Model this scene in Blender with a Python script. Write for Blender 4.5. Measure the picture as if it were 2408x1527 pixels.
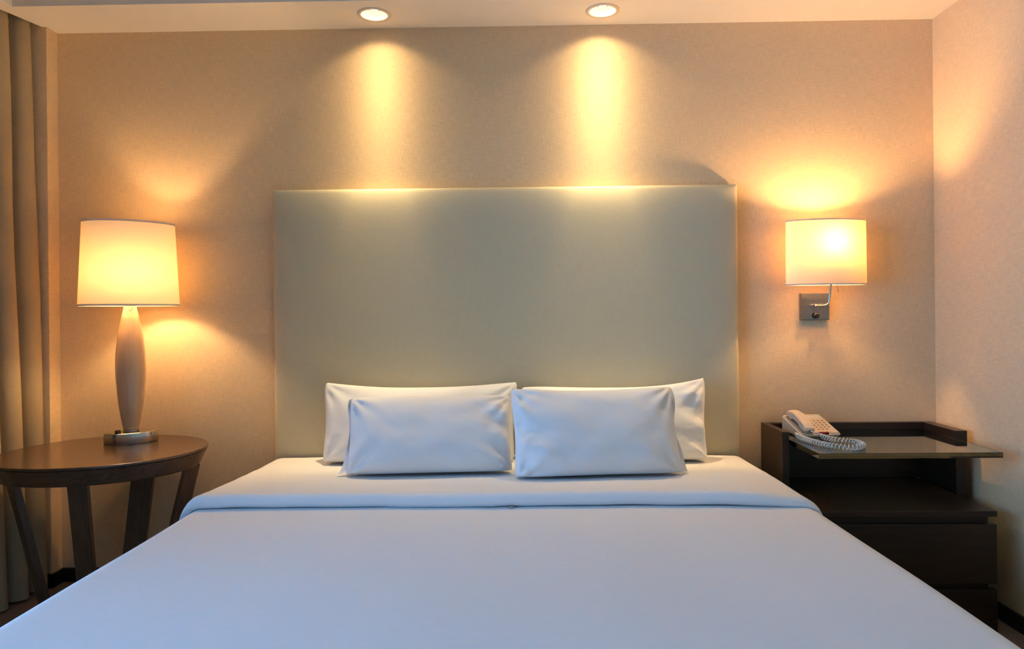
import bpy, bmesh, math, random
from mathutils import Vector, Matrix, noise
random.seed(7)
PI = math.pi
for o in list(bpy.data.objects):
    bpy.data.objects.remove(o)
scene = bpy.context.scene
COL = scene.collection

# ------------------------------------------------------------------ camera
FPX = 1620.0
cd = bpy.data.cameras.new('camera')
cam = bpy.data.objects.new('camera', cd)
COL.objects.link(cam)
cd.sensor_fit = 'HORIZONTAL'
cd.sensor_width = 36.0
cd.lens = 36.0 * FPX / 2408.0
cd.shift_y = -24.5 / 2408.0
cd.clip_start = 0.05
YAW, ROLL = math.radians(0.95), math.radians(0.55)
cam.matrix_world = (Matrix.Translation((0, -3.06, 1.18)) @ Matrix.Rotation(YAW, 4, 'Z')
                    @ Matrix.Rotation(PI / 2, 4, 'X') @ Matrix.Rotation(-ROLL, 4, 'Z'))
scene.camera = cam

# ------------------------------------------------------------------ daylight (sky seen through the window) and exposure
world = bpy.data.worlds.new('sky')
scene.world = world
world.use_nodes = True
bg = world.node_tree.nodes['Background']
bg.inputs['Color'].default_value = (0.22, 0.50, 1.0, 1)
bg.inputs['Strength'].default_value = 3.9
WIN = dict(y0=-4.3, y1=-0.75, z0=0.30, z1=2.35, x=-2.45)
pl = bpy.data.lights.new('window_left_offscreen', 'AREA')
pl.shape = 'RECTANGLE'
pl.size = WIN['z1'] - WIN['z0']
pl.size_y = WIN['y1'] - WIN['y0']
pl.cycles.is_portal = True
po = bpy.data.objects.new('window_left_offscreen', pl)
COL.objects.link(po)
po.location = (WIN['x'] - 0.02, (WIN['y0'] + WIN['y1']) / 2, (WIN['z0'] + WIN['z1']) / 2)
po.rotation_euler = (0, -PI / 2, 0)

vs = scene.view_settings
scene.display_settings.display_device = 'sRGB'
vs.view_transform = 'Standard'
vs.look = 'None'
vs.gamma = 1.0
vs.use_curve_mapping = False
vs.exposure = 1.33

# warm lamp colours and strengths
DOWN_COL = (1.0, 0.73, 0.37)
LAMP_COL = (1.0, 0.65, 0.33)
DOWN_WATT = (50.0, 58.0)
SCONCE_COL = (1.0, 0.59, 0.25)
TABLE_EMIT = 190.0
SCONCE_EMIT = 370.0

# ------------------------------------------------------------------ materials
def new_mat(name):
    m = bpy.data.materials.new(name)
    m.use_nodes = True
    nt = m.node_tree
    return m, nt, nt.nodes['Principled BSDF']

def rgb(c):
    return (c[0], c[1], c[2], 1.0)

def mat_plain(name, col, rough=0.5, metal=0.0, spec=0.5, var=0.06, scale=60.0, bump=0.0, stretch=(1, 1, 1), coat=0.0):
    m, nt, b = new_mat(name)
    tc = nt.nodes.new('ShaderNodeTexCoord')
    mp = nt.nodes.new('ShaderNodeMapping')
    mp.inputs['Scale'].default_value = stretch
    nz = nt.nodes.new('ShaderNodeTexNoise')
    nz.inputs['Scale'].default_value = scale
    nz.inputs['Detail'].default_value = 4
    nt.links.new(tc.outputs['Object'], mp.inputs[0])
    nt.links.new(mp.outputs[0], nz.inputs['Vector'])
    mx = nt.nodes.new('ShaderNodeMix')
    mx.data_type = 'RGBA'
    mx.inputs['A'].default_value = rgb([c * (1 - var) for c in col])
    mx.inputs['B'].default_value = rgb([min(1, c * (1 + var)) for c in col])
    nt.links.new(nz.outputs['Fac'], mx.inputs['Factor'])
    nt.links.new(mx.outputs['Result'], b.inputs['Base Color'])
    b.inputs['Roughness'].default_value = rough
    b.inputs['Metallic'].default_value = metal
    b.inputs['Specular IOR Level'].default_value = spec
    b.inputs['Coat Weight'].default_value = coat
    if bump:
        bp = nt.nodes.new('ShaderNodeBump')
        bp.inputs['Strength'].default_value = bump
        bp.inputs['Distance'].default_value = 0.002
        nt.links.new(nz.outputs['Fac'], bp.inputs['Height'])
        nt.links.new(bp.outputs[0], b.inputs['Normal'])
    return m

def mat_weave(name, col, scale=330.0, var=0.10, bump=0.25, rough=0.85, patch=0.05, axes='XZ'):
    """woven cloth / linen wallpaper: two crossed stretched noises"""
    m, nt, b = new_mat(name)
    tc = nt.nodes.new('ShaderNodeTexCoord')
    nzs = []
    for st in ((1, 1, 0.09), (0.09, 0.09, 1)):
        mp = nt.nodes.new('ShaderNodeMapping')
        mp.inputs['Scale'].default_value = st
        nz = nt.nodes.new('ShaderNodeTexNoise')
        nz.inputs['Scale'].default_value = scale
        nz.inputs['Detail'].default_value = 2
        nt.links.new(tc.outputs['Object'], mp.inputs[0])
        nt.links.new(mp.outputs[0], nz.inputs['Vector'])
        nzs.append(nz)
    add = nt.nodes.new('ShaderNodeMath')
    add.operation = 'ADD'
    nt.links.new(nzs[0].outputs['Fac'], add.inputs[0])
    nt.links.new(nzs[1].outputs['Fac'], add.inputs[1])
    mr = nt.nodes.new('ShaderNodeMapRange')
    mr.inputs['From Min'].default_value = 0.6
    mr.inputs['From Max'].default_value = 1.4
    nt.links.new(add.outputs[0], mr.inputs['Value'])
    mx = nt.nodes.new('ShaderNodeMix')
    mx.data_type = 'RGBA'
    mx.inputs['A'].default_value = rgb([c * (1 - var) for c in col])
    mx.inputs['B'].default_value = rgb([min(1, c * (1 + var)) for c in col])
    nt.links.new(mr.outputs[0], mx.inputs['Factor'])
    nt.links.new(mx.outputs['Result'], b.inputs['Base Color'])
    b.inputs['Roughness'].default_value = rough
    b.inputs['Specular IOR Level'].default_value = 0.2
    if bump:
        bp = nt.nodes.new('ShaderNodeBump')
        bp.inputs['Strength'].default_value = bump
        bp.inputs['Distance'].default_value = 0.001
        nt.links.new(add.outputs[0], bp.inputs['Height'])
        nt.links.new(bp.outputs[0], b.inputs['Normal'])
    return m

def mat_wood(name, c1, c2, rough=0.35, axis=0, coat=0.0):
    m, nt, b = new_mat(name)
    tc = nt.nodes.new('ShaderNodeTexCoord')
    mp = nt.nodes.new('ShaderNodeMapping')
    st = [28.0, 28.0, 28.0]
    st[axis] = 1.6
    mp.inputs['Scale'].default_value = st
    nz = nt.nodes.new('ShaderNodeTexNoise')
    nz.inputs['Scale'].default_value = 3.0
    nz.inputs['Detail'].default_value = 6
    nz.inputs['Distortion'].default_value = 0.6
    nt.links.new(tc.outputs['Object'], mp.inputs[0])
    nt.links.new(mp.outputs[0], nz.inputs['Vector'])
    cr = nt.nodes.new('ShaderNodeValToRGB')
    cr.color_ramp.elements[0].position = 0.3
    cr.color_ramp.elements[1].position = 0.75
    cr.color_ramp.elements[0].color = rgb(c1)
    cr.color_ramp.elements[1].color = rgb(c2)
    nt.links.new(nz.outputs['Fac'], cr.inputs[0])
    nt.links.new(cr.outputs[0], b.inputs['Base Color'])
    b.inputs['Roughness'].default_value = rough
    b.inputs['Coat Weight'].default_value = coat
    b.inputs['Coat Roughness'].default_value = 0.2
    return m

def mat_emit(name, col, strength):
    m = bpy.data.materials.new(name)
    m.use_nodes = True
    nt = m.node_tree
    nt.nodes.clear()
    e = nt.nodes.new('ShaderNodeEmission')
    e.inputs['Color'].default_value = rgb(col)
    e.inputs['Strength'].default_value = strength
    out = nt.nodes.new('ShaderNodeOutputMaterial')
    nt.links.new(e.outputs[0], out.inputs[0])
    return m

def mat_shade(name, trans, refl, mix):
    """lamp-shade cloth lit from within: translucent + diffuse, with a fine weave"""
    m = bpy.data.materials.new(name)
    m.use_nodes = True
    nt = m.node_tree
    nt.nodes.clear()
    tc = nt.nodes.new('ShaderNodeTexCoord')
    nz = nt.nodes.new('ShaderNodeTexNoise')
    nz.inputs['Scale'].default_value = 260
    nt.links.new(tc.outputs['Object'], nz.inputs['Vector'])
    mx = nt.nodes.new('ShaderNodeMix')
    mx.data_type = 'RGBA'
    mx.inputs['A'].default_value = rgb([c * 0.95 for c in trans])
    mx.inputs['B'].default_value = rgb([min(1, c * 1.05) for c in trans])
    nt.links.new(nz.outputs['Fac'], mx.inputs['Factor'])
    t = nt.nodes.new('ShaderNodeBsdfTranslucent')
    nt.links.new(mx.outputs['Result'], t.inputs['Color'])
    d = nt.nodes.new('ShaderNodeBsdfDiffuse')
    d.inputs['Color'].default_value = rgb(refl)
    ms = nt.nodes.new('ShaderNodeMixShader')
    ms.inputs[0].default_value = mix
    nt.links.new(d.outputs[0], ms.inputs[1])
    nt.links.new(t.outputs[0], ms.inputs[2])
    out = nt.nodes.new('ShaderNodeOutputMaterial')
    nt.links.new(ms.outputs[0], out.inputs[0])
    return m

def mat_glass(name, col, rough=0.0):
    m, nt, b = new_mat(name)
    b.inputs['Base Color'].default_value = rgb(col)
    b.inputs['Roughness'].default_value = rough
    b.inputs['Transmission Weight'].default_value = 1.0
    b.inputs['IOR'].default_value = 1.5
    nz = nt.nodes.new('ShaderNodeTexNoise')
    nz.inputs['Scale'].default_value = 3.0
    mr = nt.nodes.new('ShaderNodeMapRange')
    mr.inputs['To Min'].default_value = rough
    mr.inputs['To Max'].default_value = rough + 0.03
    nt.links.new(nz.outputs['Fac'], mr.inputs['Value'])
    nt.links.new(mr.outputs[0], b.inputs['Roughness'])
    return m

def mat_pane(name):
    m = bpy.data.materials.new(name)
    m.use_nodes = True
    nt = m.node_tree
    nt.nodes.clear()
    t = nt.nodes.new('ShaderNodeBsdfTransparent')
    t.inputs['Color'].default_value = (0.96, 0.98, 0.98, 1)
    g = nt.nodes.new('ShaderNodeBsdfGlossy')
    g.inputs['Roughness'].default_value = 0.02
    lw = nt.nodes.new('ShaderNodeFresnel')
    lw.inputs['IOR'].default_value = 1.45
    ms = nt.nodes.new('ShaderNodeMixShader')
    nt.links.new(lw.outputs[0], ms.inputs[0])
    nt.links.new(t.outputs[0], ms.inputs[1])
    nt.links.new(g.outputs[0], ms.inputs[2])
    out = nt.nodes.new('ShaderNodeOutputMaterial')
    nt.links.new(ms.outputs[0], out.inputs[0])
    return m

M = {}
M['wallpaper'] = mat_weave('linen_wallpaper', (0.80, 0.585, 0.345), scale=300, var=0.12, bump=0.35)
M['paint'] = mat_plain('ceiling_paint', (0.86, 0.80, 0.71), 0.9, spec=0.2, var=0.02, scale=20)
M['carpet'] = mat_plain('brown_carpet', (0.30, 0.21, 0.14), 0.95, spec=0.1, var=0.25, scale=400, bump=0.8)
M['black_skirting'] = mat_plain('black_skirting_paint', (0.012, 0.010, 0.009), 0.45, var=0.1)
M['headboard'] = mat_weave('sage_upholstery', (0.60, 0.53, 0.36), scale=500, var=0.05, bump=0.15, rough=0.75)
M['curtain'] = mat_weave('olive_gold_curtain_cloth', (0.40, 0.315, 0.185), scale=420, var=0.07, bump=0.15, rough=0.7)
M['linen'] = mat_weave('white_bed_linen', (0.79, 0.80, 0.81), scale=700, var=0.02, bump=0.08, rough=0.8)
M['divan'] = mat_weave('dark_divan_cloth', (0.06, 0.045, 0.035), scale=400)
M['darkwood'] = mat_wood('espresso_veneer', (0.015, 0.008, 0.005), (0.032, 0.016, 0.009), 0.34, 0)
M['tablewood'] = mat_wood('brown_table_veneer', (0.060, 0.029, 0.015), (0.098, 0.050, 0.027), 0.25, 0, 0.3)
M['legwood'] = mat_wood('brown_leg_veneer', (0.060, 0.029, 0.015), (0.098, 0.050, 0.027), 0.25, 2, 0.3)
M['steel'] = mat_plain('brushed_steel', (0.62, 0.60, 0.56), 0.15, 1.0, var=0.08, scale=40, stretch=(1, 1, 14))
M['chrome'] = mat_plain('polished_chrome', (0.75, 0.72, 0.68), 0.10, 1.0, var=0.02)
M['satin'] = mat_plain('satin_nickel', (0.30, 0.29, 0.28), 0.30, 1.0, var=0.05)
M['black'] = mat_plain('black_plastic', (0.012, 0.011, 0.010), 0.35)
M['lampbody'] = mat_wood('peach_alabaster', (0.60, 0.37, 0.20), (0.66, 0.42, 0.24), 0.22, 2, 0.5)
M['shade_t'] = mat_shade('table_lamp_shade_cloth', (0.95, 0.67, 0.29), (0.86, 0.76, 0.60), 0.090)
M['shade_s'] = mat_shade('sconce_shade_cloth', (0.95, 0.68, 0.28), (0.80, 0.68, 0.52), 0.085)
M['trim_glow'] = mat_shade('shade_trim_cloth', (0.95, 0.82, 0.66), (0.85, 0.78, 0.70), 0.30)
M['trimtape'] = mat_plain('cream_trim_tape', (0.72, 0.66, 0.58), 0.8)
M['bulb_t'] = mat_emit('warm_bulb_glow', LAMP_COL, TABLE_EMIT)
M['bulb_s'] = mat_emit('warm_sconce_bulb_glow', SCONCE_COL, SCONCE_EMIT)
M['down_lens'] = mat_emit('downlight_lens_glow', (1.0, 0.84, 0.58), 14.0)
M['reflector'] = mat_plain('satin_reflector', (0.86, 0.82, 0.74), 0.40, 0.0, var=0.02)
M['ring'] = mat_plain('cream_ring_enamel', (0.72, 0.62, 0.50), 0.45)
M['glass'] = mat_glass('green_edged_glass', (0.46, 0.63, 0.55))
M['pane'] = mat_pane('window_glass')
M['phone'] = mat_plain('beige_phone_plastic', (0.68, 0.56, 0.43), 0.38, var=0.02)
M['key'] = mat_plain('grey_beige_key_plastic', (0.42, 0.33, 0.25), 0.45)
M['red'] = mat_plain('red_lens_plastic', (0.23, 0.012, 0.014), 0.2)
M['cord'] = mat_plain('ivory_cord_plastic', (0.72, 0.68, 0.60), 0.35, var=0.02)
M['frame_alu'] = mat_plain('bronze_window_frame', (0.16, 0.13, 0.10), 0.4, 0.6)

# ------------------------------------------------------------------ mesh helpers
def link(name, me, mat, parent=None, smooth=False):
    o = bpy.data.objects.new(name, me)
    COL.objects.link(o)
    if mat is not None:
        me.materials.append(M[mat] if isinstance(mat, str) else mat)
    if smooth:
        for p in me.polygons:
            p.use_smooth = True
    if parent is not None:
        o.parent = parent
    return o

def from_bm(name, bm, mat, parent=None, smooth=False):
    bmesh.ops.recalc_face_normals(bm, faces=bm.faces[:])
    me = bpy.data.meshes.new(name)
    bm.to_mesh(me)
    bm.free()
    return link(name, me, mat, parent, smooth)

def from_py(name, v, f, mat, parent=None, smooth=False):
    me = bpy.data.meshes.new(name)
    me.from_pydata([tuple(p) for p in v], [], f)
    me.validate()
    bm = bmesh.new()
    bm.from_mesh(me)
    bmesh.ops.recalc_face_normals(bm, faces=bm.faces[:])
    bm.to_mesh(me)
    bm.free()
    return link(name, me, mat, parent, smooth)

def add_box(bm, x0, x1, y0, y1, z0, z1, bevel=0.0, seg=2):
    r = bmesh.ops.create_cube(bm, size=1.0)
    vv = r['verts']
    for v in vv:
        v.co = Vector((x0 + (v.co.x + .5) * (x1 - x0), y0 + (v.co.y + .5) * (y1 - y0), z0 + (v.co.z + .5) * (z1 - z0)))
    if bevel > 0:
        es = list({e for v in vv for e in v.link_edges})
        bmesh.ops.bevel(bm, geom=es, offset=bevel, segments=seg, profile=0.5, affect='EDGES')

def box(name, x0, x1, y0, y1, z0, z1, mat, parent=None, bevel=0.0, seg=2, org=None):
    """a bevelled box; coordinates are in the parent's space shifted by org"""
    if org:
        x0, x1, y0, y1, z0, z1 = x0 - org[0], x1 - org[0], y0 - org[1], y1 - org[1], z0 - org[2], z1 - org[2]
    bm = bmesh.new()
    add_box(bm, x0, x1, y0, y1, z0, z1, bevel, seg)
    return from_bm(name, bm, mat, parent, False)

def lathe(name, prof, mat, parent=None, n=48, ex=1.0, ey=1.0, cap=True, smooth=True, loc=None, rotz=0.0):
    v, f = [], []
    for (r, z) in prof:
        for k in range(n):
            a = 2 * PI * k / n
            v.append((r * ex * math.cos(a), r * ey * math.sin(a), z))
    m = len(prof)
    for i in range(m - 1):
        for k in range(n):
            k2 = (k + 1) % n
            f.append((i * n + k, i * n + k2, (i + 1) * n + k2, (i + 1) * n + k))
    if cap:
        f.append(tuple(range(n)))
        f.append(tuple((m - 1) * n + k for k in range(n)))
    o = from_py(name, v, f, mat, parent, smooth)
    if loc:
        o.location = loc
    o.rotation_euler.z = rotz
    return o

def tube_data(pts, r, n=10, closed=False):
    v, f = [], []
    m = len(pts)
    P = [Vector(p) for p in pts]
    up = Vector((0.13, 0.27, 0.95)).normalized()
    prev = None
    for i, p in enumerate(P):
        a = P[max(i - 1, 0)]
        b = P[min(i + 1, m - 1)]
        t = (b - a).normalized()
        if prev is None:
            x = t.cross(up)
            if x.length < 1e-4:
                x = t.cross(Vector((1, 0, 0)))
            x.normalize()
        else:
            x = (prev - t * prev.dot(t)).normalized()
        prev = x
        y = t.cross(x)
        rr = r(i / (m - 1)) if callable(r) else r
        for k in range(n):
            a2 = 2 * PI * k / n
            v.append(p + x * (rr * math.cos(a2)) + y * (rr * math.sin(a2)))
    for i in range(m - 1):
        for k in range(n):
            k2 = (k + 1) % n
            f.append((i * n + k, i * n + k2, (i + 1) * n + k2, (i + 1) * n + k))
    f.append(tuple(range(n)))
    f.append(tuple((m - 1) * n + k for k in range(n)))
    return v, f

def tube(name, pts, r, mat, parent=None, n=10):
    v, f = tube_data(pts, r, n)
    return from_py(name, v, f, mat, parent, True)

def sphere(name, c, r, mat, parent=None, sc=(1, 1, 1), seg=24, rings=14):
    bm = bmesh.new()
    bmesh.ops.create_uvsphere(bm, u_segments=seg, v_segments=rings, radius=r)
    for v in bm.verts:
        v.co = Vector((v.co.x * sc[0] + c[0], v.co.y * sc[1] + c[1], v.co.z * sc[2] + c[2]))
    return from_bm(name, bm, mat, parent, True)

def catmull(pts, sub=10):
    P = [Vector(p) for p in pts]
    P = [P[0] * 2 - P[1]] + P + [P[-1] * 2 - P[-2]]
    out = []
    for i in range(1, len(P) - 2):
        for k in range(sub):
            t = k / sub
            a, b, c, d = P[i - 1], P[i], P[i + 1], P[i + 2]
            out.append(0.5 * ((2 * b) + (c - a) * t + (2 * a - 5 * b + 4 * c - d) * t * t + (3 * b - a - 3 * c + d) * t ** 3))
    out.append(P[-2])
    return out

def thing(name, label, cat, loc=(0, 0, 0), rotz=0.0, group=None):
    o = bpy.data.objects.new(name, None)
    COL.objects.link(o)
    o.empty_display_size = 0.05
    o.location = loc
    o.rotation_euler = (0, 0, rotz)
    o['label'] = label
    o['category'] = cat
    if group:
        o['group'] = group
    return o

def tag(o, label, cat, group=None):
    o['label'] = label
    o['category'] = cat
    if group:
        o['group'] = group
    return o

def structure(o, label=None):
    o['kind'] = 'structure'
    if label:
        o['label'] = label
    return o

# ------------------------------------------------------------------ room shell
CZ = 2.46            # soffit height
TZ = 2.62            # raised tray ceiling
XL, XR = -2.08, 1.81
YF = -5.6            # wall behind the camera
SOF = -0.272         # front edge of the soffit
XW = -2.45           # inner face of the window wall

structure(box('floor', -2.75, 1.95, YF - 0.15, 0.15, -0.10, 0.0, 'carpet'), 'brown carpet floor')
structure(box('wall_back', -2.75, 1.95, 0.0, 0.15, 0.0, 2.80, 'wallpaper'), 'beige linen papered wall behind the headboard')
structure(box('wall_right', XR, 1.95, YF - 0.15, 0.15, 0.0, 2.80, 'wallpaper'), 'beige linen papered wall beside the nightstand')
structure(box('wall_front', -2.75, 1.95, YF - 0.15, YF, 0.0, 2.80, 'wallpaper'), 'papered wall facing the bed')
# papered pier between the bed wall and the curtain recess
structure(box('trim_1', XW, XL, -0.072, 0.0, 0.0, 2.72, 'wallpaper', bevel=0.002), 'narrow papered pier beside the curtain')

# window wall, built round its opening
bm = bmesh.new()
add_box(bm, XW - 0.20, XW, YF, WIN['y0'], 0, 2.80)
add_box(bm, XW - 0.20, XW, WIN['y1'], 0.0, 0, 2.80)
add_box(bm, XW - 0.20, XW, WIN['y0'], WIN['y1'], 0, WIN['z0'])
add_box(bm, XW - 0.20, XW, WIN['y0'], WIN['y1'], WIN['z1'], 2.80)
structure(from_bm('wall_left', bm, 'wallpaper'), 'window wall behind the curtain')

win = thing('window_1', 'wide window behind the curtain', 'window', (XW - 0.10, (WIN['y0'] + WIN['y1']) / 2, WIN['z0']))
win['kind'] = 'structure'
hw = (WIN['y1'] - WIN['y0']) / 2
hh = WIN['z1'] - WIN['z0']
bm = bmesh.new()
add_box(bm, -0.03, 0.03, -hw, hw, 0, 0.05)
add_box(bm, -0.03, 0.03, -hw, hw, hh - 0.05, hh)
for q in (-hw, -hw / 3 - 0.025, hw / 3 - 0.025, hw - 0.05):
    add_box(bm, -0.03, 0.03, q, q + 0.05, 0.05, hh - 0.05)
from_bm('window_frame', bm, 'frame_alu', win)
for k in range(3):
    y0 = -hw + 0.04 + k * (2 * hw / 3) + (0.0 if k == 0 else -0.015)
    box('pane', -0.004, 0.004, y0, y0 + 2 * hw / 3 - 0.05, 0.045, hh - 0.045, 'pane', win)

# ceiling: soffit round a raised tray, with round cut-outs for the two downlights
DL = [(-0.622, -0.141), (0.347, -0.141)]
R_OUT, R_IN = 0.0715, 0.0560
bm = bmesh.new()
def ring_edges(pts):
    vs_ = [bm.verts.new((p[0], p[1], CZ)) for p in pts]
    for i in range(len(vs_)):
        bm.edges.new((vs_[i], vs_[(i + 1) % len(vs_)]))
outer = [(XL, 0.0), (XR, 0.0), (XR, YF), (-2.22, YF), (-2.22, -0.52), (-2.15, -0.249)]
ring_edges(outer)
TRAY = [(-2.083, SOF), (1.70, SOF), (1.70, YF + 0.27), (-2.083, YF + 0.27)]
ring_edges(TRAY)
for (x, y) in DL:
    ring_edges([(x + R_IN * math.cos(2 * PI * k / 40), y + R_IN * math.sin(2 * PI * k / 40)) for k in range(40)])
bmesh.ops.triangle_fill(bm, use_beauty=True, use_dissolve=False, edges=bm.edges[:])
# upstand of the tray and its lid
tv0 = [bm.verts.new((p[0], p[1], CZ)) for p in TRAY]
tv1 = [bm.verts.new((p[0], p[1], TZ)) for p in TRAY]
for i in range(4):
    bm.faces.new((tv0[i], tv0[(i + 1) % 4], tv1[(i + 1) % 4], tv1[i]))
bm.faces.new(tv1)
# upstand of the curtain pocket and its lid
pk = [(XL, 0.0), (-2.15, -0.249), (-2.22, -0.52), (-2.22, YF)]
p0 = [bm.verts.new((p[0], p[1], CZ)) for p in pk]
p1 = [bm.verts.new((p[0], p[1], TZ + 0.05)) for p in pk]
for i in range(3):
    bm.faces.new((p0[i], p0[i + 1], p1[i + 1], p1[i]))
add_box(bm, -2.75, 1.95, YF - 0.15, 0.15, TZ + 0.05, TZ + 0.15)
bmesh.ops.remove_doubles(bm, verts=bm.verts[:], dist=0.0005)
structure(from_bm('ceiling', bm, 'paint'), 'painted ceiling soffit round a raised tray')

# skirtings
SK = 0.062
structure(box('baseboard_back', XL, XR, -0.014, 0.0, 0.0, SK, 'black_skirting', bevel=0.003), 'black skirting below the bed wall')
bm = bmesh.new()
add_box(bm, XL, XL + 0.014, -0.086, -0.014, 0.0, SK, 0.003)
add_box(bm, XW, XL + 0.014, -0.086, -0.072, 0.0, SK, 0.003)
structure(from_bm('baseboard_left', bm, 'black_skirting'), 'black skirting stepping round the pier')
structure(box('baseboard_right', XR - 0.014, XR, YF, -0.014, 0.0, SK, 'black_skirting', bevel=0.003), 'black skirting below the right wall')

# ------------------------------------------------------------------ headboard
def cushion_box(name, x0, x1, y0, y1, z0, z1, r, mat, parent=None):
    bm = bmesh.new()
    add_box(bm, x0, x1, y0, y1, z0, z1, r, 5)
    return from_bm(name, bm, mat, parent, True)

HBX0, HBX1, HBY, HBZ = -1.100, 0.937, -0.070, 1.737
hb = thing('headboard', 'tall sage green upholstered headboard on the wall behind the pillows', 'headboard', ((HBX0 + HBX1) / 2, -0.035, 0.18))
cx, cy, cz = hb.location
def pad_front():
    nx, nz = 120, 96
    w_, h_ = HBX1 - HBX0, HBZ - cz
    def spread(t):                                            # samples crowded towards the edges
        return t * t * (3 - 2 * t)
    v, f = [], []
    for j in range(nz + 1):
        for i in range(nx + 1):
            x = w_ * spread(i / nx)
            z = h_ * spread(j / nz)
            d = []
            for q in (x, w_ - x, h_ - z):
                rim = 0.016
                e = 0.012 * math.sqrt(max(0.0, 1 - (1 - min(q, rim) / rim) ** 2))
                d.append(e + 0.022 * (1 - math.exp(-q / 0.050)))
            dep = 0.026 + min(d[0], d[1]) * d[2] / 0.034
            v.append((HBX0 - cx + x, -0.010 - cy - dep, z))
    m = nx + 1
    for j in range(nz):
        for i in range(nx):
            f.append((j * m + i, j * m + i + 1, (j + 1) * m + i + 1, (j + 1) * m + i))
    # returns to the wall
    border = [i for i in range(m)] + [j * m + nx for j in range(1, nz + 1)] + [nz * m + i for i in range(nx - 1, -1, -1)] + [j * m for j in range(nz - 1, 0, -1)]
    b0 = len(v)
    for k in border:
        v.append((v[k][0], -0.010 - cy, v[k][2]))
    nb_ = len(border)
    for k in range(nb_):
        k2 = (k + 1) % nb_
        f.append((border[k], border[k2], b0 + k2, b0 + k))
    return v, f
v, f = pad_front()
from_py('padded_panel', v, f, 'headboard', hb, True)
box('backing_board', HBX0 + 0.01 - cx, HBX1 - 0.01 - cx, -0.010 - cy, -0.001 - cy, 0.0, HBZ - 0.012 - cz, 'darkwood', hb)

# ------------------------------------------------------------------ bed
BXC, BHW = -0.078, 1.032
BY0, BY1 = -0.085, -2.13         # head, foot
BTOP = 0.553
bed = thing('bed', 'wide double bed with dark divan base under white linen', 'bed', (BXC, (BY0 + BY1) / 2, 0))
ly0, ly1 = BY1 - bed.location.y, BY0 - bed.location.y
box('divan_base', -0.98, 0.98, ly0 + 0.05, ly1, 0.07, 0.30, 'divan', bed, 0.02)
cushion_box('mattress', -1.0, 1.0, ly0 + 0.04, ly1, 0.302, BTOP - 0.026, 0.05, 'linen', bed)
for sx in (-0.80, 0.80):
    for sy in (ly0 + 0.15, ly1 - 0.15):
        lathe('leg', [(0.022, 0.0), (0.028, 0.012), (0.030, 0.071)], 'black', bed, 20, loc=(sx, sy, 0))

def crown(x):
    return 0.010 * max(0.0, 1 - (x / BHW) ** 2)

def cross_section(off, hem, n_top=60, n_r=9, n_side=10, rad=0.060):
    """half-open profile over the bed: (x, z, nx, nz) from the left hem over the top to the right hem"""
    rad += off
    w = BHW + off
    zt = BTOP + off
    out = []
    for i in range(n_side):
        z = hem + (zt - rad - hem) * i / n_side
        out.append((-w, z))
    for i in range(n_r):
        a = PI - (PI / 2) * i / n_r
        out.append((-w + rad + rad * math.cos(a), zt - rad + rad * math.sin(a)))
    for i in range(n_top + 1):
        x = (-w + rad) + (2 * (w - rad)) * i / n_top
        out.append((x, zt))
    left = out[:n_side + n_r]
    for (x, z) in reversed(left):
        out.append((-x, z))
    return [(x, z + crown(x)) for (x, z) in out]

def duvet_wave(x, y):
    n1 = noise.noise(Vector((x * 1.7, y * 1.7, 3.1))) * 0.006
    n2 = noise.noise(Vector((x * 5.0, y * 2.2, 7.7))) * 0.0016
    crease = -0.0016 * math.exp(-((x + 0.02 + 0.02 * (y + 1.3)) / 0.006) ** 2)
    return n1 + n2 + crease

DUV_Y0 = -0.16
def duvet_mesh():
    cs = cross_section(0.0, 0.13)
    ny = 70
    v, f = [], []
    m = len(cs)
    for j in range(ny + 1):
        t = j / ny
        y = DUV_Y0 + (BY1 + 0.02 - DUV_Y0) * t
        for (x, z) in cs:
            side = abs(x) > BHW - 0.03
            zz = z + duvet_wave(x, y) * (1.0 if not side else 0.3)
            xx = x
            if z < BTOP - 0.10:                               # soft vertical folds in the drop
                k = (BTOP - 0.10 - z) / (BTOP - 0.23)
                xx += math.copysign(1, x) * k * (0.012 + 0.010 * math.sin(y * 21 + x))
            v.append((BXC + xx, y, zz))
    # foot drop
    base = [v[ny * m + i] for i in range(m)]
    nf = 14
    for j in range(1, nf + 1):
        t = j / nf
        for i, (x, y, z) in enumerate(base):
            a = min(1.0, t * 2.2) * PI / 2
            r = 0.08
            if t * 2.2 < 1:
                yy = y - r * math.sin(a)
                dz = r * (1 - math.cos(a))
            else:
                yy = y - r - 0.008 * math.sin(x * 20) * (t - .45)
                dz = r + (t - 1 / 2.2) / (1 - 1 / 2.2) * (BTOP - 0.13 - r)
            zz = max(z - dz, 0.13) if z > 0.13 else z
            v.append((x, yy, zz))
    rows = ny + 1 + nf
    for j in range(rows - 1):
        for i in range(m - 1):
            f.append((j * m + i, j * m + i + 1, (j + 1) * m + i + 1, (j + 1) * m + i))
    return v, f
v, f = duvet_mesh()
duv = thing('duvet', 'smooth white duvet covering the bed with its top edge turned back', 'duvet', (BXC, (BY0 + BY1) / 2, 0.13))
def local(vs_, o):
    return [(p[0] - o.location.x, p[1] - o.location.y, p[2] - o.location.z) for p in vs_]
from_py('cover', local(v, duv), f, 'linen', duv, True)

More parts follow.
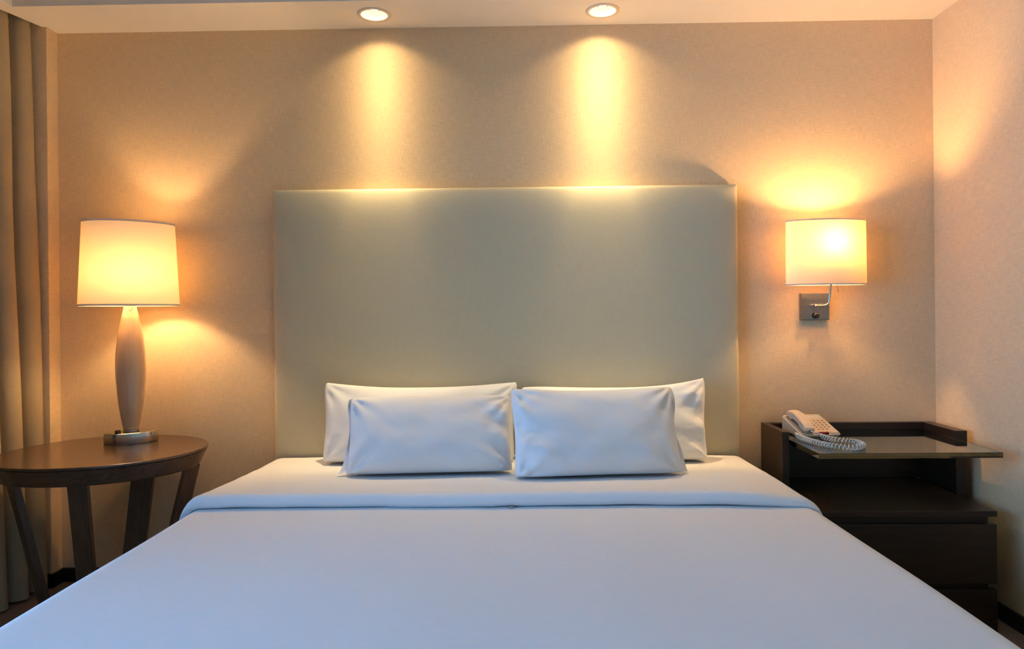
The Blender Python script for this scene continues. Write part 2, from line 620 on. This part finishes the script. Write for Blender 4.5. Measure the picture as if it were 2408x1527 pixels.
# the turned-back flap with its rounded lip
def lip_y(x):
    u = x / BHW
    return -0.838 - 0.018 * math.exp(-(u / 0.6) ** 2) - 0.004 * math.sin(x * 5.1) + 0.030 * max(0, -u - 0.62) + 0.02 * max(0, u - 0.7)
def flap_mesh():
    cs = cross_section(0.0, 0.30, n_top=70)
    m = len(cs)
    # profile along y: (fraction back->lip, offset above the duvet)
    prof = []
    nb = 26
    for j in range(nb + 1):
        t = j / nb
        prof.append((t, 0.012 + 0.034 * t ** 1.5, 0))
    v, f = [], []
    yb = BY0 - 0.005
    rows = []
    TH = 0.023
    for (t, off, _) in prof:
        rows.append(('top', t, off))
    for k in range(1, 9):
        a = PI / 2 - PI * k / 8
        rows.append(('lip', a, TH))
    for t in (0.96, 0.9, 0.75):
        rows.append(('under', t, 0.002))
    for (kind, a, off) in rows:
        for (x, z) in cs:
            top = z > BTOP - 0.03
            ly = lip_y(x)
            taper = 1.0
            u = x / BHW
            if u > 0.80:                                       # thin tail on the nightstand side
                taper = max(0.22, 1 - (u - 0.80) * 3.4)
            if z < BTOP - 0.05:
                taper *= 0.6
            if kind == 'top':
                y = yb + (ly - yb) * a
                o_ = 0.012 + (off - 0.012) * taper
            elif kind == 'lip':
                y = ly - TH * taper * math.cos(a)
                o_ = 0.001 + TH * taper * (1 + math.sin(a))
                if a > PI / 2 - 0.1:
                    o_ = 0.012 + 0.034 * taper
            else:
                y = yb + (ly - yb) * a
                o_ = 0.001
            wr = 0.0028 * noise.noise(Vector((x * 9, y * 14, 1.3))) * (0.3 + 0.7 * (1 if kind == 'lip' else 0.3))
            wr += 0.004 * noise.noise(Vector((x * 2.2, y * 3.0, 9.3)))
            # offset outward along the section normal
            if abs(x) > BHW - 0.060 and z < BTOP + 0.02:
                cxn = math.copysign(BHW - 0.060, x)
                czn = BTOP - 0.060
                if z > czn:
                    nx, nz = (x - cxn), (z - czn)
                    l = math.hypot(nx, nz) or 1
                    nx, nz = nx / l, nz / l
                else:
                    nx, nz = math.copysign(1, x), 0.0
            else:
                nx, nz = 0.0, 1.0
            so = min(o_, 0.014 if x < 0 else 0.008)              # the flap lies close over the sides
            xx, zz = x + nx * (so + wr * 0.5), z + nz * (o_ + wr)
            if nz > 0.5:
                zz += duvet_wave(x, y)
            v.append((BXC + xx, y, zz))
    for j in range(len(rows) - 1):
        for i in range(m - 1):
            f.append((j * m + i, j * m + i + 1, (j + 1) * m + i + 1, (j + 1) * m + i))
    return v, f
v, f = flap_mesh()
fl = from_py('turned_back_edge', local(v, duv), f, 'linen', duv, True)
tg = box('care_tag', -0.007, 0.007, -0.012, 0.006, -0.0012, 0.0012, 'key', duv)
tg.location = (-0.045 - duv.location.x, -0.872 - duv.location.y, BTOP + 0.016 - duv.location.z)
tg['label'] = 'tiny brown care tag'

# ------------------------------------------------------------------ pillows
def bed_surface(x, y):
    t = (y - BY0) / (-0.85 - BY0)
    t = min(1, max(0, t))
    return BTOP + crown(x - BXC) + 0.013 + 0.034 * t ** 1.5 + 0.003

def pillow(label, cx, cy, w, h, T, tilt, rz, seed, hem_side=None, sag=0.05, lift=(0, 0), crumple=0, taper=0.0):
    rnd = random.Random(seed)
    ph = [rnd.uniform(0, 6.28) for _ in range(8)]
    n, m = 56, 44
    root = thing('pillow', label, 'pillow', (cx, cy, 0), 0, 'pillows propped against the headboard')
    def surf(u, v, s):
        au, av = abs(u), abs(v)
        X = w / 2 * u * (1 - 0.055 * (1 - v * v) * au ** 3)
        Z = h / 2 * v * (1 - sag * (1 - u * u) * av ** 2.5)
        X *= 1 + taper * v
        rc = (au * av) ** 5
        X *= 1 - 0.05 * rc
        Z *= 1 - 0.07 * rc
        if v > 0:
            Z += (lift[0] if u < 0 else lift[1]) * (au ** 3) * v ** 2
        prof = max(0.0, (1 - au ** 3.2)) * max(0.0, (1 - av ** 2.6))
        t = T / 2 * prof ** 0.44
        belly = 1 - 0.22 * v                                  # fuller towards the bottom
        t *= belly
        # folds running out of the corners
        fold = 0.0
        for ci, (cu, cv) in enumerate(((-1, -1), (1, -1), (-1, 1), (1, 1))):
            dx, dz = (u - cu) * w / 2, (v - cv) * h / 2
            d = math.hypot(dx, dz)
            th = math.atan2(abs(dz), abs(dx) + 1e-6)
            fold += math.exp(-(d / 0.10) ** 1.3) * math.sin(th * (9 + ci) + ph[ci]) * 0.011 * min(1, d / 0.03)
        fold += 0.006 * noise.noise(Vector((u * 2.3 + seed, v * 1.9, s * 1.0)))
        fold += 0.0022 * noise.noise(Vector((u * 7 + v * 3 + seed, v * 3 - u * 2, s * 2.0)))
        if crumple and u * crumple > 0.55:
            kk = (u * crumple - 0.55) / 0.45
            fold += 0.013 * kk * math.sin(v * 9 + u * 7 + ph[5]) + 0.008 * kk * noise.noise(Vector((u * 9, v * 8, seed)))
        edge = min(1.0, prof * 6)
        return X, s * (t + fold * edge), Z
    v_, f_ = [], []
    idx = {}
    def vert(i, j, s):
        border = i in (0, n) or j in (0, m)
        key = (i, j, 0 if border else s)
        if key in idx:
            return idx[key]
        u = -math.cos(PI * i / n) * 0.35 + (2 * i / n - 1) * 0.65
        v = -math.cos(PI * j / m) * 0.35 + (2 * j / m - 1) * 0.65
        X, Y, Z = surf(u, v, s)
        v_.append(Vector((X, Y, Z)))
        idx[key] = len(v_) - 1
        return idx[key]
    for s in (-1, 1):
        for i in range(n):
            for j in range(m):
                f_.append((vert(i, j, s), vert(i + 1, j, s), vert(i + 1, j + 1, s), vert(i, j + 1, s)))
    R = Matrix.Rotation(rz, 3, 'Z') @ Matrix.Rotation(-tilt, 3, 'X')
    hv, hf = [], []
    if hem_side:
        # open end of the pillowcase: a thin wavy double hem
        k = 30
        for s in (-0.0025, 0.0025):
            for q in (0, 1):
                for j in range(k + 1):
                    vv = -1 + 2 * j / k
                    X, Y, Z = surf(hem_side * 1.0, vv * 0.985, 1)
                    X2 = X + hem_side * (q * (0.006 + 0.030 * max(0.0, -vv) ** 2))
                    Yw = q * 0.012 * math.sin(vv * 6 + seed)
                    hv.append(Vector((X2, s + Yw, Z - q * 0.004)))
        r = k + 1
        for s in (0, 1):
            for j in range(k):
                b0 = s * 2 * r
                hf.append((b0 + j, b0 + j + 1, b0 + r + j + 1, b0 + r + j))
        for j in range(k):
            hf.append((r + j, r + j + 1, 3 * r + j + 1, 3 * r + j))
    allv = [R @ p for p in v_]
    zmin = min(p.z for p in allv)
    # rest on the linen: sink the lowest 18 mm flat onto it
    base = bed_surface(cx, cy)
    dz = base - zmin - 0.020
    def place(p):
        q = Vector((p.x, p.y, p.z + dz))
        floor_ = bed_surface(cx + q.x, cy + q.y) + 0.001
        if q.z < floor_ + 0.02:
            k = floor_ + 0.02 - q.z
            q.z = max(floor_ + 0.02 * math.exp(-k / 0.02) , floor_)
        return q
    from_py('pillowcase', [place(p) for p in allv], f_, 'linen', root, True)
    if hv:
        o = from_py('open_hem', [place(R @ p) for p in hv], hf, 'linen', root, True)
    return root

pillow('large white back pillow leaning on the headboard, table lamp side', -0.437, -0.195, 0.83, 0.350, 0.175, math.radians(17), math.radians(0.5), 11, hem_side=None, sag=0.10, lift=(0.02, 0.015), taper=0.022)
pillow('large white back pillow leaning on the headboard, nightstand side', 0.373, -0.192, 0.785, 0.340, 0.175, math.radians(16), math.radians(-0.5), 23, hem_side=None, sag=0.09, lift=(0.0, 0.035), crumple=1, taper=0.022)
pillow('smaller white front pillow with crumpled side, table lamp side', -0.356, -0.462, 0.635, 0.315, 0.185, math.radians(20), math.radians(4.0), 37, hem_side=-1, sag=0.03, crumple=1)
pillow('smaller white front pillow with raised corners, nightstand side', 0.262, -0.520, 0.635, 0.345, 0.190, math.radians(19), math.radians(8.0), 51, hem_side=1, sag=0.06, lift=(0.015, 0.01), crumple=-1)

# ------------------------------------------------------------------ round table
TBL = (-1.634, -0.394, 0.0)
TT = 0.662
tbl = thing('side_table', 'dark brown oval side table with inward sloping legs', 'table', TBL)
def tr(th):
    r = 0.360 - 0.023 * math.cos(th) + 0.017 * math.sin(th) + 0.022 * math.cos(2 * th) + 0.005 * math.sin(2 * th)
    return min(r, 0.385)
def slab(prof, mat, name, parent, n=96):
    v, f = [], []
    for (ins, z) in prof:
        for k in range(n):
            th = 2 * PI * k / n
            r = tr(th) - ins
            v.append((r * math.cos(th), r * math.sin(th), z))
    for i in range(len(prof) - 1):
        for k in range(n):
            k2 = (k + 1) % n
            f.append((i * n + k, i * n + k2, (i + 1) * n + k2, (i + 1) * n + k))
    f.append(tuple(range(n)))
    f.append(tuple((len(prof) - 1) * n + k for k in range(n)))
    return from_py(name, v, f, mat, parent, False)
slab([(0.004, TT - 0.012), (0.0015, TT - 0.010), (0.0, TT - 0.007), (0.0, TT - 0.003), (0.001, TT - 0.001), (0.003, TT)], 'tablewood', 'tabletop', tbl)
ap = slab([(0.034, TT - 0.070), (0.030, TT - 0.072), (0.026, TT - 0.066), (0.002, TT - 0.0125)], 'tablewood', 'tapered_rim', tbl)
def table_leg(top, bot, wdir, wid=0.074, thk=0.026):
    top, bot = Vector(top), Vector(bot)
    wd = Vector((math.cos(wdir), math.sin(wdir), 0))
    td = Vector((-wd.y, wd.x, 0))
    v = []
    for (p, k) in ((bot, 0.92), (top, 1.0)):
        for (a, b) in ((-1, -1), (1, -1), (1, 1), (-1, 1)):
            v.append(p + wd * (a * wid * k / 2) + td * (b * thk / 2))
    f = [(0, 1, 2, 3), (4, 5, 6, 7)] + [(i, (i + 1) % 4, 4 + (i + 1) % 4, 4 + i) for i in range(4)]
    bm = bmesh.new()
    vs_ = [bm.verts.new(p) for p in v]
    for q in f:
        bm.faces.new([vs_[i] for i in q])
    bmesh.ops.bevel(bm, geom=bm.edges[:], offset=0.002, segments=2, affect='EDGES')
    return from_bm('leg', bm, 'legwood', tbl)
LZ = TT - 0.071
def W(x, y):
    return (x - TBL[0], y - TBL[1])
for (tx, ty, bx_, by_, wdir, wid) in ((-1.960, -0.47, -1.830, -0.44, math.radians(-35), 0.066),
                                      (-1.590, -0.635, -1.612, -0.53, math.radians(6), 0.066),
                                      (-1.605, -0.170, -1.640, -0.245, math.radians(8), 0.088),
                                      (-1.330, -0.330, -1.465, -0.36, math.radians(50), 0.058)):
    a, b = W(tx, ty), W(bx_, by_)
    table_leg((a[0], a[1], LZ), (b[0], b[1], 0.0), wdir, wid)

# ------------------------------------------------------------------ table lamp
LMP = (-1.636, -0.220, TT)
tl = thing('table_lamp', 'lit table lamp with cream oval shade and peach spindle body on the oval table', 'lamp', LMP, math.radians(33))
lb = lathe('base', [(0.985, 0.0), (1.0, 0.003), (1.0, 0.040), (0.985, 0.0445), (0.96, 0.046)], 'steel', tl, 72, 0.101, 0.064, smooth=False)
for p in lb.data.polygons:
    p.use_smooth = len(p.vertices) == 4 and abs(p.normal.z) < 0.3
lathe('collar', [(0.031, 0.046), (0.031, 0.052), (0.028, 0.054)], 'satin', tl, 32)
prof = []
key_r = [(0.053, 0.0285), (0.10, 0.0375), (0.16, 0.0465), (0.23, 0.0535), (0.30, 0.0568), (0.36, 0.0555), (0.42, 0.0500), (0.47, 0.0430), (0.52, 0.0335), (0.555, 0.0255), (0.572, 0.0225)]
for p in catmull([(r, 0, z) for (z, r) in key_r], 4):
    prof.append((p.x, p.z))
body = lathe('spindle_body', prof, 'lampbody', tl, 48)
lathe('socket_stem', [(0.010, 0.572), (0.010, 0.605), (0.017, 0.610), (0.017, 0.662)], 'satin', tl, 20)
lathe('bulb', [(0.004, 0.660), (0.016, 0.663), (0.023, 0.672), (0.0245, 0.684), (0.0245, 0.714), (0.022, 0.727), (0.014, 0.736), (0.004, 0.739)], 'bulb_t', tl, 28)
sw = lathe('switch', [(0.011, 0.046), (0.011, 0.055), (0.008, 0.058)], 'black', tl, 20, loc=(-0.050, -0.026, 0))
sw['label'] = 'small black rotary switch'
# shade: oval drum, wider at the foot
SZ0, SZ1 = 1.229 - TT, 1.575 - TT
at, bt_, ab, bb = 0.171, 0.117, 0.187, 0.129
def oval_shade(name, z0, z1, ab, bb, at, bt_, mat, parent, th=0.0, n=96, rows=12):
    v, f = [], []
    for j in range(rows + 1):
        t = j / rows
        a, b, z = ab + (at - ab) * t, bb + (bt_ - bb) * t, z0 + (z1 - z0) * t
        for k in range(n):
            q = 2 * PI * k / n
            v.append((a * math.cos(q), b * math.sin(q), z))
    for j in range(rows):
        for k in range(n):
            k2 = (k + 1) % n
            f.append((j * n + k, j * n + k2, (j + 1) * n + k2, (j + 1) * n + k))
    return from_py(name, v, f, mat, parent, True)
sh = oval_shade('shade', SZ0, SZ1, ab, bb, at, bt_, 'shade_t', tl)
def oval_band(name, a, b, z0, z1, mat, parent, th=0.0015, n=96):
    v, f = [], []
    for (d, z) in ((th, z0), (th, z1), (-th, z1), (-th, z0)):
        for k in range(n):
            q = 2 * PI * k / n
            v.append(((a + d) * math.cos(q), (b + d) * math.sin(q), z))
    for i in range(4):
        for k in range(n):
            k2 = (k + 1) % n
            f.append((i * n + k, i * n + k2, ((i + 1) % 4) * n + k2, ((i + 1) % 4) * n + k))
    return from_py(name, v, f, mat, parent, True)
oval_band('bottom_trim', ab, bb, SZ0 - 0.001, SZ0 + 0.007, 'trim_glow', sh)
oval_band('top_trim', at, bt_, SZ1 - 0.007, SZ1 + 0.001, 'trim_glow', sh)
for q in (0.3, PI / 2 + 0.3, PI + 0.3, 1.5 * PI + 0.3):
    tube('shade_spoke', [(0.012 * math.cos(q), 0.012 * math.sin(q), 0.780), (0.6 * at * math.cos(q), 0.6 * bt_ * math.sin(q), 0.855), (at * math.cos(q), bt_ * math.sin(q), SZ1 - 0.005)], 0.0015, 'satin', tl, 6)
tube('harp', [(0, 0.016, 0.630), (0, 0.045, 0.660), (0, 0.048, 0.730), (0, 0.0, 0.780)], 0.002, 'satin', tl, 8)
tube('pull_hook', [(0.006, -0.03, 0.57), (0.006, -0.034, 0.553), (0.000, -0.036, 0.546), (-0.005, -0.034, 0.550)], 0.0016, 'black', tl, 8)

# ------------------------------------------------------------------ wall sconce
SCN = (1.278, 0.0, 1.20)
sc = thing('wall_sconce', 'lit wall sconce with cream shade on a square steel plate above the nightstand', 'sconce', SCN)
box('backplate', -0.062, 0.060, -0.026, 0.0, -0.059, 0.059, 'satin', sc, 0.002)
sphere('arm_joint', (-0.007, -0.046, 0.004), 0.0075, 'chrome', sc)
tube('joint_pin', [(-0.007, -0.026, 0.004), (-0.007, -0.046, 0.004)], 0.0045, 'chrome', sc)
arm = catmull([(-0.007, -0.046, 0.004), (0.018, -0.048, 0.004), (0.034, -0.050, 0.006), (0.044, -0.053, 0.016), (0.047, -0.056, 0.035), (0.048, -0.062, 0.070), (0.048, -0.072, 0.100), (0.042, -0.095, 0.112), (0.016, -0.126, 0.118)], 8)
tube('arm', arm, 0.0042, 'chrome', sc, 12)
kn = lathe('switch_knob', [(0.013, 0.0), (0.013, 0.010), (0.010, 0.014), (0.004, 0.0145)], 'black', sc, 24)
kn.location = (0.0, -0.026, -0.039)
kn.rotation_euler = (PI / 2, 0, 0)
SHC = (0.002, -0.128)
hold = lathe('lamp_holder', [(0.008, 0.112), (0.014, 0.116), (0.014, 0.185), (0.020, 0.200), (0.020, 0.229)], 'trimtape', sc, 28, loc=(SHC[0] + 0.012, SHC[1], 0))
sphere('bulb', (SHC[0] + 0.012, SHC[1], 0.270), 0.026, 'bulb_s', sc, (1, 1, 1.25))
shs = oval_shade('shade', 0.090, 0.363, 0.168, 0.068, 0.166, 0.066, 'shade_s', sc)
shs.location = (SHC[0], SHC[1], 0)
oval_band('bottom_trim', 0.168, 0.068, 0.089, 0.095, 'trim_glow', shs, 0.0012)
oval_band('top_trim', 0.166, 0.066, 0.358, 0.364, 'trim_glow', shs, 0.0012)
for s in (-1, 1):
    tube('shade_spoke', [(SHC[0] + 0.012, SHC[1], 0.150), (SHC[0] + s * 0.166, SHC[1], 0.096)], 0.0015, 'satin', sc, 6)
tube('pull_chain', [(0.046, -0.128, 0.130), (0.048, -0.128, 0.090), (0.053, -0.127, 0.060)], 0.0011, 'chrome', sc, 6)

# ------------------------------------------------------------------ recessed downlights
def downlight(x, y, label, k, aim):
    d = thing('downlight', label, 'downlight', (x, y, CZ), 0, 'recessed ceiling downlights over the headboard')
    lathe('trim_ring', [(R_IN, 0.0), (R_IN, -0.004), (R_IN + 0.003, -0.005), (R_OUT - 0.004, -0.004), (R_OUT, -0.0015), (R_OUT, 0.0)], 'ring', d, 56, cap=False)
    lathe('reflector', [(R_IN, -0.001), (0.0550, 0.010), (0.050, 0.023), (0.041, 0.032)], 'reflector', d, 56, cap=False)
    lathe('lamp_collar', [(0.041, 0.032), (0.030, 0.031), (0.0185, 0.026)], 'ring', d, 48, cap=False)
    lathe('lamp_lens', [(0.004, 0.0195), (0.011, 0.0205), (0.016, 0.0225), (0.0188, 0.0255), (0.0188, 0.0300)], 'down_lens', d, 40)
    ho = lathe('housing', [(R_IN + 0.004, 0.001), (R_IN + 0.004, 0.110)], 'black', d, 32)
    # open the bottom of the housing
    bm = bmesh.new()
    bm.from_mesh(ho.data)
    bot = [fc for fc in bm.faces if all(v.co.z < 0.01 for v in fc.verts)]
    bmesh.ops.delete(bm, geom=bot, context='FACES')
    bm.to_mesh(ho.data)
    bm.free()
    L = bpy.data.lights.new('downlight_glow', 'SPOT')
    L.energy = DOWN_WATT[k]
    L.color = DOWN_COL
    L.spot_size = math.radians(128)
    L.spot_blend = 0.35
    L.shadow_soft_size = 0.010
    # the lamp's beam profile: strong core, long soft skirt
    L.use_nodes = True
    nt = L.node_tree
    em = nt.nodes['Emission']
    tc = nt.nodes.new('ShaderNodeTexCoord')
    sp = nt.nodes.new('ShaderNodeSeparateXYZ')
    ab_ = nt.nodes.new('ShaderNodeMath')
    ab_.operation = 'ABSOLUTE'
    ac = nt.nodes.new('ShaderNodeMath')
    ac.operation = 'ARCCOSINE'
    mr = nt.nodes.new('ShaderNodeMapRange')
    mr.inputs['From Max'].default_value = math.radians(64)
    cr = nt.nodes.new('ShaderNodeValToRGB')
    cr.color_ramp.interpolation = 'B_SPLINE'
    el = cr.color_ramp.elements
    el[0].position, el[0].color = 0.0, (1, 1, 1, 1)
    el[1].position, el[1].color = 1.0, (0.012, 0.012, 0.012, 1)
    for (deg, q) in ((8, 0.92), (13, 0.62), (19, 0.36), (26, 0.19), (34, 0.105), (46, 0.042)):
        e_ = el.new(deg / 64)
        e_.color = (q, q, q, 1)
    nt.links.new(tc.outputs['Normal'], sp.inputs[0])
    nt.links.new(sp.outputs['Z'], ab_.inputs[0])
    nt.links.new(ab_.outputs[0], ac.inputs[0])
    nt.links.new(ac.outputs[0], mr.inputs['Value'])
    nt.links.new(mr.outputs[0], cr.inputs[0])
    nt.links.new(cr.outputs[0], em.inputs['Strength'])
    lo = bpy.data.objects.new('downlight_glow', L)
    COL.objects.link(lo)
    lo.parent = d
    lo.location = (0, 0, 0.0185)
    lo.rotation_euler = (math.radians(aim), 0, 0)
    return d
downlight(*DL[0], 'round recessed downlight on the table lamp side of the soffit', 0, 1)
downlight(*DL[1], 'round recessed downlight on the sconce side of the soffit', 1, 4)

# ------------------------------------------------------------------ nightstand
NS = (1.36, -0.32, 0.0)
ns = thing('nightstand', 'espresso wood nightstand with glass top and two drawers beside the bed', 'nightstand', NS)
GZ = 0.664
NT = 0.695
X0, X1 = 1.036, 1.772              # outer faces of the two upright panels
XA, XB = 1.064, 1.727              # inner faces
YB, YA, YD = -0.022, -0.272, -0.548
def nb(name, x0, x1, y0, y1, z0, z1, mat='darkwood', bevel=0.0015, parent=ns):
    return box(name, x0, x1, y0, y1, z0, z1, mat, parent, bevel, 2, NS)
nb('side_panel', X0, XA, YA, YB, 0.0, NT)
nb('side_panel', XB, X1, YA, YB, 0.0, NT)
nb('raised_edge', XA + 0.0003, XB - 0.0003, YB - 0.028, YB, GZ + 0.0003, NT)
nb('back_panel', XA + 0.0003, XB - 0.0003, YB - 0.018, YB, 0.4535, GZ - 0.0205)
gl = nb('glass_top', XA + 0.0005, XB - 0.0006, YD + 0.002, YB - 0.001, GZ - 0.020, GZ, 'glass', 0.0012)
gl['label'] = 'clear glass top with green edges'
nb('shelf', XA + 0.0005, 1.700, YD - 0.002, YB - 0.001, 0.4330, 0.4530)
nb('carcass', XA + 0.0005, 1.682, YD + 0.022, YB - 0.005, 0.012, 0.4328)
for (z0, z1) in ((0.190, 0.405), (0.014, 0.168)):
    dr = nb('drawer', XA + 0.0008, 1.700, YD, YD + 0.0215, z0, z1)
nb('plinth', XA + 0.01, 1.690, YD + 0.003, YB - 0.01, 0.0, 0.0118)

# ------------------------------------------------------------------ telephone
PA = math.radians(9)
PH = (1.203, -0.143, GZ)
ph = thing('telephone', 'beige desk telephone with coiled cord on the nightstand glass', 'telephone', PH, PA)
pw, pd = 0.174, 0.156
def wedge_z(y):                       # top of the base, rising to the back
    t = (y + pd / 2) / pd
    return 0.014 + 0.058 * t
bm = bmesh.new()
def pv(x, y, z):
    return bm.verts.new((x, y, z))
vb = [pv(-pw / 2, -pd / 2, 0.001), pv(pw / 2, -pd / 2, 0.001), pv(pw / 2, pd / 2, 0.001), pv(-pw / 2, pd / 2, 0.001)]
vt = [pv(-pw / 2, -pd / 2, wedge_z(-pd / 2)), pv(pw / 2, -pd / 2, wedge_z(-pd / 2)), pv(pw / 2, pd / 2, wedge_z(pd / 2)), pv(-pw / 2, pd / 2, wedge_z(pd / 2))]
bm.faces.new(vb)
bm.faces.new(vt)
for i in range(4):
    bm.faces.new((vb[i], vb[(i + 1) % 4], vt[(i + 1) % 4], vt[i]))
bmesh.ops.bevel(bm, geom=bm.edges[:], offset=0.005, segments=3, affect='EDGES')
from_bm('base', bm, 'phone', ph, False)
slope = math.atan2(0.058, pd)
def on_slope(o, x, y, lift=0.0):
    o.location = (x, y, wedge_z(y) + lift)
    o.rotation_euler = (slope, 0, 0)
on_slope(box('handset_cradle', -0.026, 0.026, -0.070, 0.070, -0.002, 0.0025, 'key', ph, 0.002), -0.054, -0.001)
# handset: arched bar with two thick ends
bm = bmesh.new()
side = [(-0.082, 0.004), (-0.084, 0.016), (-0.078, 0.026), (-0.055, 0.035), (-0.02, 0.043), (0.02, 0.044), (0.055, 0.040), (0.076, 0.033), (0.083, 0.022), (0.082, 0.006),
        (0.046, 0.003), (0.040, 0.012), (0.026, 0.021), (0.0, 0.024), (-0.026, 0.021), (-0.040, 0.012), (-0.046, 0.003)]
L_ = [bm.verts.new((-0.0225, y * 0.93, z * 0.9)) for (y, z) in side]
R_ = [bm.verts.new((0.0225, y * 0.93, z * 0.9)) for (y, z) in side]
bm.faces.new(L_)
bm.faces.new(R_)
for i in range(len(side)):
    j = (i + 1) % len(side)
    bm.faces.new((L_[i], L_[j], R_[j], R_[i]))
rim = [e for e in bm.edges if len({round(v.co.x, 4) for v in e.verts}) == 1]
bmesh.ops.bevel(bm, geom=rim, offset=0.004, segments=3, affect='EDGES')
hso = from_bm('handset', bm, 'phone', ph, False)
on_slope(hso, -0.052, -0.004, 0.001)
jk = box('cord_socket', -0.005, 0.005, -0.0790, -0.0765, 0.009, 0.016, 'black', hso)
for r_ in range(5):
    for c_ in range(4):
        if r_ == 4 and c_ == 3:
            continue
        on_slope(box('key', -0.0048, 0.0048, -0.0030, 0.0030, -0.001, 0.0022, 'key', ph, 0.0008), 0.008 + c_ * 0.0185, 0.020 - r_ * 0.0165)
on_slope(box('number_card', -0.035, 0.035, -0.012, 0.012, -0.001, 0.0006, 'trimtape', ph), 0.036, 0.050)
rl = box('message_light', -0.022, 0.022, -0.0065, 0.0045, -0.011, 0.0040, 'red', ph, 0.0025)
on_slope(rl, 0.012, -pd / 2 + 0.0055, 0.0)
rl['label'] = 'red message light'
on_slope(box('label_strip', -0.012, 0.012, -0.0012, 0.0012, -0.001, 0.0008, 'key', ph), 0.042, -0.066)
# coiled cord, in world coordinates brought into the telephone's space
Rz = Matrix.Rotation(-PA, 3, 'Z')
def toph(p):
    return Rz @ (Vector(p) - Vector(PH))
CR = 0.0092
zc = GZ + CR + 0.0022
hp = ph.location
cpath = catmull([(1.196, -0.252, zc + 0.006), (1.198, -0.295, zc), (1.220, -0.342, zc), (1.262, -0.374, zc), (1.276, -0.415, zc), (1.262, -0.468, zc), (1.216, -0.498, zc), (1.160, -0.474, zc),
                 (1.124, -0.405, zc), (1.104, -0.318, zc), (1.100, -0.270, zc + 0.003), (1.100, -0.240, zc + 0.010)], 60)
# arc-length resample
ln = [0.0]
for i in range(1, len(cpath)):
    ln.append(ln[-1] + (cpath[i] - cpath[i - 1]).length)
tot = ln[-1]
turns = 46
npt = turns * 12
coil = []
seg_i = 0
for q in range(npt + 1):
    s_ = tot * q / npt
    while seg_i < len(ln) - 2 and ln[seg_i + 1] < s_:
        seg_i += 1
    t = (s_ - ln[seg_i]) / max(1e-9, ln[seg_i + 1] - ln[seg_i])
    p = cpath[seg_i].lerp(cpath[seg_i + 1], t)
    tg_ = (cpath[seg_i + 1] - cpath[seg_i]).normalized()
    sd = tg_.cross(Vector((0, 0, 1))).normalized()
    upv = sd.cross(tg_)
    a = 2 * PI * turns * q / npt
    rr = CR * min(1.0, 0.15 + 6 * min(q, npt - q) / npt * 3)
    coil.append(p + sd * (rr * math.cos(a)) + upv * (rr * math.sin(a)))
hend = Matrix.Rotation(PA, 3, 'Z') @ Vector((-0.052, -0.080, wedge_z(-0.078) + 0.013)) + Vector(PH)
lead = catmull([hend, hend + Vector((0.008, -0.012, -0.002)), (1.190, -0.246, GZ + 0.022), coil[0]], 8)
tail = catmull([coil[-1], (1.100, -0.225, GZ + 0.012), (1.106, -0.212, GZ + 0.009), (1.118, -0.195, GZ + 0.008)], 6)
cordpts = [toph(p) for p in lead[:-1] + coil + tail[1:]]
tube('coiled_cord', cordpts, 0.0021, 'cord', ph, 6)

# ------------------------------------------------------------------ curtain
cu = thing('curtain', 'olive gold floor length curtain gathered beside the pier', 'curtain', (-2.15, -0.5, 0.0))
cy0, cy1 = -0.095, -1.30
def curtain_pt(s, v):
    """s 0..1 along the rail from the pier, v 0..1 from hem to heading"""
    y = cy0 + (cy1 - cy0) * s
    edge = -2.115 if y > -0.10 else (-2.115 - (0.105 * min(1, (-0.10 - y) / 0.42)))
    splay = 0.105 * (1 - v) ** 0.85 * min(1, 0.45 + 2.0 * s)
    wob = 0.5 * math.sin(5.1 * v + s * 9) * (1 - v)
    phs = s * (cy0 - cy1) / 0.108 * 2 * PI + 0.6 + wob
    amp = 0.036 + 0.010 * (1 - v)
    if v > 0.955:
        amp *= 1 - 0.35 * (v - 0.955) / 0.045
    wf = (phs / (2 * PI)) % 1.0
    if wf < 0.70:                                             # rounded fold
        c = math.sqrt(max(0.0, 1 - (2 * wf / 0.70 - 1) ** 2))
    else:                                                     # deep narrow valley
        c = -1.5 * math.sin(PI * (wf - 0.70) / 0.30)
    x = edge - 0.050 + splay + amp * c
    y += 0.010 * noise.noise(Vector((s * 14, v * 2.5, 2.2)))
    x += 0.014 * noise.noise(Vector((s * 9, v * 3.1, 5.0)))
    return x, min(y, -0.092), 0.012 + v * 2.575
nu, nv = 900, 46
v, f = [], []
for j in range(nv + 1):
    for i in range(nu + 1):
        p = curtain_pt(i / nu, j / nv)
        v.append((p[0] + 2.15, p[1] + 0.5, p[2]))
for j in range(nv):
    for i in range(nu):
        a = j * (nu + 1) + i
        f.append((a, a + 1, a + nu + 2, a + nu + 1))
cl = from_py('cloth', v, f, 'curtain', cu, True)
# stitched heading band along the top
v, f = [], []
for j in range(2):
    for i in range(nu + 1):
        p = curtain_pt(i / nu, 0.935 + 0.008 * j)
        v.append((p[0] + 2.15 + 0.002, p[1] + 0.5, p[2]))
for i in range(nu):
    f.append((i, i + 1, nu + 2 + i, nu + 1 + i))
from_py('heading_tape', v, f, 'curtain', cu, True)
tube('curtain_rail', [(-0.02, 0.42, 2.60), (-0.09, 0.0, 2.60), (-0.09, -0.85, 2.60)], 0.010, 'satin', cu, 10)
